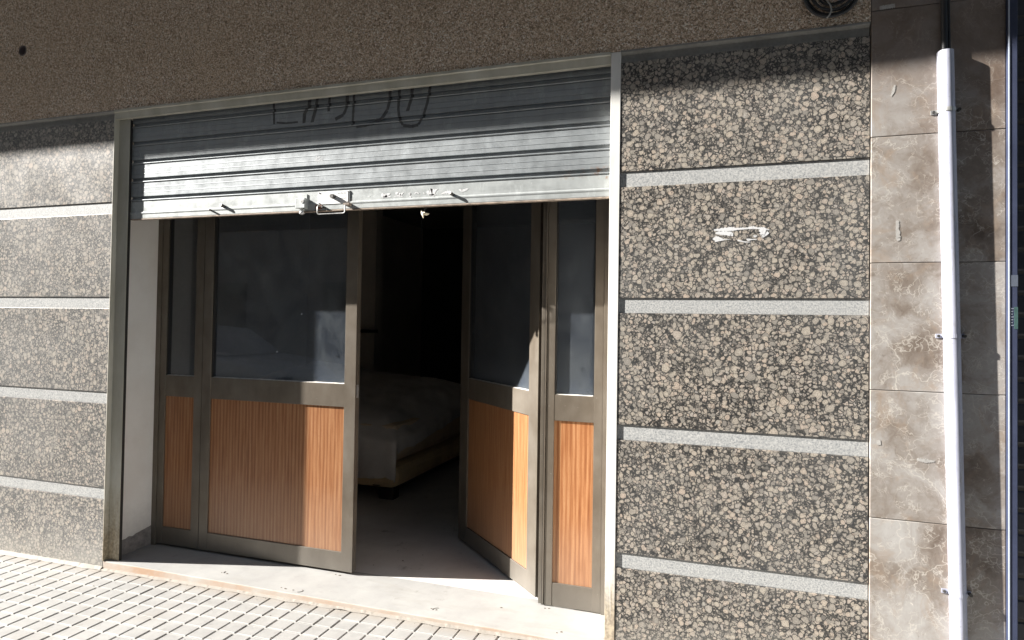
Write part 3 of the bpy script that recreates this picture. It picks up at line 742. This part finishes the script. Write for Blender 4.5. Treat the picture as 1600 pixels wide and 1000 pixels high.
# wire handle hanging below the plate
hd = MB().tube([(-2.052, .046, 2.112), (-2.052, .022, 2.110), (-2.052, .016, 2.104), (-2.052, .016, 2.073), (-2.049, .016, 2.067), (-2.043, .016, 2.064), (-1.892, .016, 2.064), (-1.886, .016, 2.067), (-1.883, .016, 2.073), (-1.883, .016, 2.104), (-1.883, .022, 2.110), (-1.883, .046, 2.112)], .0032, 8).build('handle', 'zinc', sh, smooth=True)
MB().box(-1.896, -1.862, .020, .0495, 2.108, 2.118).build('handle_bracket', 'rusty_edge', hd, bevel=.001)
MB().box(-2.085, -2.045, .046, .0484, 2.098, 2.119).build('rust_patch', 'rust', hd)
MB().tube([(-2.030, .0495, 2.106), (-2.030, .022, 2.106)], .0055, 10).build('stud', 'dark_steel', sh)
for x, z, L, r_ in ((-2.788, 2.122, .018, .0055), (-2.702, 2.143, .020, .0095), (-1.287, 2.142, .022, .0085)):
    MB().tube([(x + .004, .0495, z - .004), (x - .002, .0495 - L, z + .003)], r_, 8).build('stud', 'dark_steel', sh)

# scrap caught under the shutter
scp = thing('paper_scrap', 'crumpled pale scrap dangling on a thread under the shutter edge', 'scrap', (-1.435, .045, 2.05))
mb = MB(); mb.tube([(-1.420, .05, 2.0855), (-1.428, .045, 2.074), (-1.437, .043, 2.062)], .0008, 5)
mb.build('thread', 'dark_steel', scp)
mb = MB(); P = [(-1.455, .045, 2.066), (-1.448, .035, 2.056), (-1.436, .042, 2.058), (-1.428, .034, 2.052), (-1.406, .044, 2.047), (-1.424, .048, 2.038), (-1.436, .036, 2.040), (-1.441, .044, 2.022), (-1.446, .038, 2.038), (-1.456, .046, 2.050)]
c0 = (-1.439, .028, 2.048)
for a, b in zip(P, P[1:] + P[:1]): mb.quad(c0, a, b)
c1 = (-1.438, .050, 2.048)
for a, b in zip(P, P[1:] + P[:1]): mb.quad(c1, b, a)
mb.build('crumpled_paper', 'paper_scrap', scp)

# ------------------------------------------------------------------ shop door
dr = thing('shop_door', 'bronze aluminium double door with dark glass above orange striped wood panels, right leaf open', 'door', (-1.97, YD, FL))
Z0, Z1, Z2, Z3, ZT = .062, .170, 1.000, 1.133, 2.50
def leaf_parts(parent, xa, xb, sl_, sr_, xf=None, zb=Z0, zt=ZT, th=.042, shift=0.0, bottom=Z1):
    """one glazed leaf: stiles and rails in one frame, panel, glass, beads; built in the plane y = YD"""
    y = YD
    fr = MB().box(xa, xa + sl_, y, y + th, zb, zt).box(xb - sr_, xb, y, y + th, zb, zt)
    fr.box(xa + sl_, xb - sr_, y + .0015, y + th, zb, bottom).box(xa + sl_, xb - sr_, y + .0015, y + th, Z2, Z3).box(xa + sl_, xb - sr_, y + .0015, y + th, zt - .09, zt)
    f = fr.build('leaf_frame', 'bronze', parent, bevel=.0015, xf=xf)
    pa, pb = xa + sl_, xb - sr_
    MB().box(pa, pb, y + .010, y + .022, bottom, Z2).build('wood_panel', 'laminate', parent, xf=xf)
    g = MB().quad((pa, y + .022, Z3), (pb, y + .022, Z3), (pb, y + .022, zt - .09), (pa, y + .022, zt - .09)).build('glass_pane', 'glass', parent, xf=xf)
    e = .007
    MB().box(pa, pa + e, y + .006, y + .021, Z3, zt - .09).box(pb - e * .6, pb, y + .006, y + .021, Z3 + .004, zt - .09).build('gasket', 'dark_gasket', g, xf=xf)
    mb = MB(); n = 60; pv = None
    for i in range(n + 1):
        x = lerp(pa + e, pb - e, i / n); h = .0022 + .0018 * noise.noise(Vector((x * 25, 2, 0)))
        cur = ((x, y + .003, Z3 + .0004), (x, y + .010, Z3 + h), (x, y + .0215, Z3 + h + .0015))
        if pv: mb.quad(pv[0], cur[0], cur[1], pv[1]); mb.quad(pv[1], cur[1], cur[2], pv[2])
        pv = cur
    mb.build('dust_line', 'bead_dust', g, xf=xf)
    return f
def part(name, label=None):
    o = bpy.data.objects.new(name, None); C.objects.link(o); o.parent = dr; o.location = (0, 0, 0)
    if label: o['label'] = label
    return o
# fixed outer frame
of = MB().box(-3.459, -3.425, YD - .006, YD + .05, FL, 2.56).box(-.5595, -.4996, YD - .006, YD + .05, FL, 2.56).box(-3.425, -.560, YD - .004, YD + .05, 2.505, 2.56).build('outer_frame', 'bronze', dr, bevel=.0015)
sp = part('side_panel', 'narrow fixed panel at the left in full shade')
leaf_parts(sp, -3.423, -3.088, .046, .060)
lf = part('door_leaf', 'closed left leaf')
f1 = leaf_parts(lf, -3.084, -1.986, .066, .074)
mb = MB().box(-1.9862, -1.9835, YD + .012, YD + .03, 1.055, 1.13).box(-1.9862, -1.980, YD + .016, YD + .026, 1.10, 1.118)
mb.build('latch', 'zinc', lf)
for x, z in ((-2.55, 1.30), (-2.38, 1.53)): MB().quad((x, YD + .0212, z), (x + .010, YD + .0212, z + .003), (x + .007, YD + .0212, z + .010), (x + .001, YD + .0212, z + .006)).build('paint_fleck', 'white_paint', lf)
# open right leaf: hinged beside the right panel, swung 44 degrees inwards
HX, HY = -.888, .342
dv = Vector((-.7192, .6948)); nv = Vector((-.6948, -.7192))
def swing(v):
    s_ = (-.888 - v.x); t_ = v.y - YD           # along the leaf, through its thickness
    q = Vector((HX, HY)) + dv * (s_ + .03) - nv * t_
    return Vector((q.x, q.y, v.z))
rl = part('door_leaf', 'right leaf swung inwards, half lit by the sun')
leaf_parts(rl, -.888 - 1.035, -.888 - .006, .125, .100, xf=swing)
mb = MB().box(-1.926, -1.9235, YD + .012, YD + .03, 1.0, 1.03).box(-1.926, -1.9235, YD + .012, YD + .03, .90, .93)
mb.build('latch', 'zinc', rl, xf=swing)
rp = part('side_panel', 'narrow fixed panel at the right in full sun')
leaf_parts(rp, -.8555, -.5605, .042, .046, zb=.052)
MB().box(-.886, -.868, YD + .002, YD + .03, .055, 2.5).box(-.8665, -.8575, YD - .004, YD + .03, .055, 2.5).build('hinge_post', 'bronze', rp, bevel=.001)
MB().box(-.8672, -.8662, YD - .0045, YD + .02, .055, 2.5).build('seam', 'dark_gasket', rp)
MB().box(-.8555, -.700, YD + .004, YD + .03, FL + .0002, .0515).build('mortar_sill', 'threshold_stone', rp)

# ------------------------------------------------------------------ shop interior
rm = thing('shop_room', 'dim shop interior seen through the open leaf, pale side wall with a dark shelf', 'room', (-2.2, 4, 0))
MB().box(-5.0, -4.9, .40, 7.2, 0, 3.2).build('side_wall', 'room_wall', rm)
MB().box(-4.9, XL - .08, .321, .40, 0, 3.2).box(-.50, .4, .341, .40, 0, 3.2).build('front_wall', 'room_wall', rm)
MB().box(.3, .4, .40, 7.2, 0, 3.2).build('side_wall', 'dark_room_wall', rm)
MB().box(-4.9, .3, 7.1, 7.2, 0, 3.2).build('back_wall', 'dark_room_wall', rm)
MB().box(-4.9, -3.95, 3.9, 4.05, FL, 3.1).build('partition', 'room_wall', rm)
MB().box(-5.0, .4, .321, 7.2, 3.1, 3.2).build('ceiling', 'room_ceiling', rm)
MB().box(-4.10, -3.90, 3.70, 3.899, 1.36, 1.395).build('shelf', 'dark_wood', rm, bevel=.002)
MB().tube([(-3.35, 3.9, 3.1), (-3.35, 3.9, 2.1)], .004, 6).build('pull_cord', 'cord_white', rm)

# covered sofa
sf = thing('sofa', 'cream sofa under a loose dust sheet standing inside the dark shop', 'sofa', (-3.3, 2.5, FL))
X0, X1, Y0, Y1 = -4.35, -2.46, 1.70, 3.55
MB().box(X0, X1, Y0, Y1, .150, .335).build('base', 'gold_cloth', sf, bevel=.06)
MB().box(X0 + .05, X1 - .05, Y0 + .06, Y1 - .06, .336, .66).build('cushion', 'cream_cloth', sf, bevel=.06)
for x, y in ((X0 + .2, Y0 + .12), (X1 - .12, Y0 + .12), (X0 + .2, Y1 - .15), (X1 - .12, Y1 - .15)):
    MB().box(x - .07, x + .07, y - .05, y + .05, FL, .151).build('leg', 'dark_wood', sf, bevel=.01)
MB().box(X1 - .20, X1 - .135, Y0 - .003, Y0 + .001, .172, .180).build('tag', 'dark_wood', sf)
# sheet: a draped height field that hangs over the front and the corner
mb = MB(); nx, ny = 90, 90; idx = {}
for i in range(nx + 1):
    for j in range(ny + 1):
        s_ = i / nx; t_ = j / ny
        ux = -.35 + s_ * 2.35          # 0..~1.9 on top, beyond = hangs on the right
        uy = -.42 + t_ * 2.30          # <0 hangs in front
        W, D = X1 - X0, Y1 - Y0
        ox = min(max(ux + .0, 0), W); oy = min(max(uy, 0), D)
        top = .69 + .19 * max(0, (1 - (ox / W))) ** 1.0 + .20 * (oy / D) ** 1.2
        top += .022 * noise.noise(Vector((ux * 3, uy * 3, 0))) + .010 * noise.noise(Vector((ux * 9, uy * 7, 3)))
        ee = min(W - ox, oy, D - oy); top -= .15 * max(0, 1 - ee / .32) ** 2
        top += .012 * noise.noise(Vector((ux * 16 + uy * 5, uy * 4, 8)))
        x = X0 + ox; y = Y0 + oy; z = top
        if uy < 0:
            d = -uy; rr_ = .06
            lim = .36 + .06 * math.sin(ux * 2.1) + .03 * noise.noise(Vector((ux * 5, 0, 0)))
            dd = min(d, lim); z = top - dd + .02 * (1 - math.exp(-dd * 20)); y = Y0 - .018 - .020 * noise.noise(Vector((ux * 11, dd * 2, 1))) - .02 * (dd / .3)
        if ux > W:
            d = min(ux - W, .10 + .20 * max(0, 1 - oy / .35)); z = min(z, top - d) if uy >= 0 else z - d * .3; x = X1 + .012 + .015 * noise.noise(Vector((uy * 9, d * 3, 7)))
        if ux < 0: z = top - min(-ux, .3); x = X0 - .01
        mb.v.append((x, y, z))
for i in range(nx):
    for j in range(ny):
        a = i * (ny + 1) + j; mb.f.append((a, a + ny + 1, a + ny + 2, a + 1)); mb.mi.append(0)
mb.build('dust_sheet', 'sheet_cloth', sf, smooth=True)

# debris on the threshold and along its foot
rr = random.Random(21)
def crumb(cx, cy, cz, r_):
    mb = MB(); n = 6; b = 0
    for k in range(n):
        a = 2 * math.pi * k / n; q = r_ * (.6 + .6 * rr.random()); mb.v.append((cx + q * math.cos(a) * 1.7, cy + q * math.sin(a), cz))
    for k in range(n):
        a = 2 * math.pi * k / n + .3; q = r_ * (.3 + .4 * rr.random()); mb.v.append((cx + q * math.cos(a) * 1.5, cy + q * math.sin(a), cz + r_ * .5))
    for k in range(n): mb.f.append((k, (k + 1) % n, n + (k + 1) % n, n + k)); mb.mi.append(0)
    mb.f.append(tuple(range(n, 2 * n))); mb.mi.append(0)
    return mb
allm = MB()
def add(m):
    b = len(allm.v); allm.v += m.v; allm.f += [tuple(i + b for i in f) for f in m.f]; allm.mi += [0] * len(m.f)
for x, y in ((-2.70, .10), (-2.68, .105), (-2.66, .098), (-2.25, .045), (-2.22, .04), (-2.17, .04), (-1.38, .09), (-1.35, .085), (-.72, .06), (-.70, .075), (-1.82, .62), (-1.75, .75), (-1.95, .5), (-1.05, .22), (-2.05, .298), (-2.08, .30), (-.84, .29), (-.82, .295)):
    add(crumb(x, y, FL, .003 + .003 * rr.random()))
for i in range(170):
    x = lerp(XL, XR, rr.random()); add(crumb(x, -.008 - .02 * rr.random() ** 2, zp(x) + .0005, .0015 + .0022 * rr.random()))
for i in range(160):
    x = lerp(-5, .0, rr.random()); y = -rr.random() ** 1.5 * 1.2 - .02; add(crumb(x, y, zp(x) + .0005, .0012 + .0018 * rr.random()))
tag(allm.build('grit', 'crumbs'), 'scattered grit and crumbs along the foot of the threshold and on the paving', 'grit', kind='stuff')
def curl(cx, cy, r_, a0, a1, sq, label):
    pts = [(cx + r_ * math.cos(R(a)), cy + sq * r_ * math.sin(R(a)), FL + .0015) for a in [lerp(a0, a1, k / 10) for k in range(11)]]
    tag(MB().tube(pts, .0012, 5).build('dry_twig', 'crumbs'), label, 'twig', 'dry twigs on the threshold')
curl(-2.66, .11, .03, 150, 215, .6, 'leftmost dry curl of twig on the sunlit threshold')
curl(-2.15, .042, .035, -60, 50, .6, 'middle dry curl of twig, near the front edge of the threshold')
curl(-1.34, .085, .03, 100, 200, .7, 'faint dry curl of twig lying before the open doorway')

# ------------------------------------------------------------------ street front opposite (seen only as a reflection in the glass)
ob = thing('opposite_building', 'shaded building across the street, mirrored faintly in the dark door glass', 'building', (-4, -11.2, 0))
MB().box(-75, 30, -18, -11.0, -.1, 17.5).build('wall', 'opposite_wall', ob)
for x in range(-26, 22, 4):
    for z, h in ((1.0, 1.5), (4.2, 1.7), (7.0, 1.6), (10.0, 1.6), (13.0, 1.6)):
        wn = MB().box(x, x + 1.5, -11.0, -10.94, z, z + h).build('window', 'opposite_glass', ob)
        MB().box(x - .1, x + 1.6, -11.0, -10.90, z - .12, z - .01).build('sill', 'kerb_stone', wn)

# white car parked across the street, caught in the glass of the closed leaf
ca = thing('parked_car', 'pale parked car across the street, a faint wedge mirrored in the left door glass', 'car', (-8.3, -5.2, -.13))
simple('car_paint', (.80, .80, .80), .25, 0, .02, 3); simple('tyre_rubber', (.02, .02, .02), .8)
CX0, CX1, CY0, CY1 = -10.4, -6.25, -6.0, -4.3
side = [(CX0, .32), (CX0 - .03, .75), (CX0 + .10, 1.00), (CX0 + .75, 1.08), (CX1 - 1.25, 1.06), (CX1 - .35, .95), (CX1 - .02, .72), (CX1, .34), (CX1 - .4, .22), (CX0 + .3, .22)]
def car_solid(prof, ya, yb, inset=0, mid=None):
    mb = MB(); n = len(prof); rows = [(ya, .06), (ya + .08, 0), (yb - .08, 0), (yb, .06)]
    cxm = sum(p[0] for p in prof) / n; czm = sum(p[1] for p in prof) / n
    for y, k in rows:
        for x, z in prof: mb.v.append((lerp(x, cxm, k * .5), y, lerp(z, czm, k) - .13))
    for i in range(3):
        for k in range(n):
            l = (k + 1) % n; mb.f.append((i * n + k, i * n + l, (i + 1) * n + l, (i + 1) * n + k)); mb.mi.append(0)
    mb.f.append(tuple(range(n))[::-1]); mb.f.append(tuple(range(3 * n, 4 * n))); mb.mi += [0, 0]
    return mb
car_solid(side, CY0, CY1).build('body', 'car_paint', ca, bevel=.03)
cab = [(CX0 + .55, 1.07), (CX0 + 1.0, 1.46), (CX0 + 1.6, 1.52), (CX1 - 1.75, 1.46), (CX1 - 1.05, 1.05)]
car_solid(cab, CY0 + .12, CY1 - .12).build('cabin', 'car_paint', ca, bevel=.03)
for a, b in ((.80, 1.45), (1.52, 2.35)):
    MB().quad((CX0 + a + .1, CY1 - .105, .97), (CX0 + b, CY1 - .105, .97), (CX0 + b - .02, CY1 - .11, 1.30), (CX0 + a + .35, CY1 - .11, 1.30)).build('window', 'opposite_glass', ca)
for wx in (CX0 + .8, CX1 - .8):
    for wy in (CY0 + .02, CY1 - .20):
        wh = MB().tube([(wx, wy, .185), (wx, wy + .19, .185)], .315, 24).build('wheel', 'tyre_rubber', ca, bevel=.02)
        MB().tube([(wx, wy + .185, .185), (wx, wy + .2, .185)], .19, 18).build('rim', 'zinc', wh)
MB().box(CX1 - .10, CX1 + .01, CY1 - .45, CY1 - .1, .48, .62).build('headlight', 'opposite_glass', ca, bevel=.02)
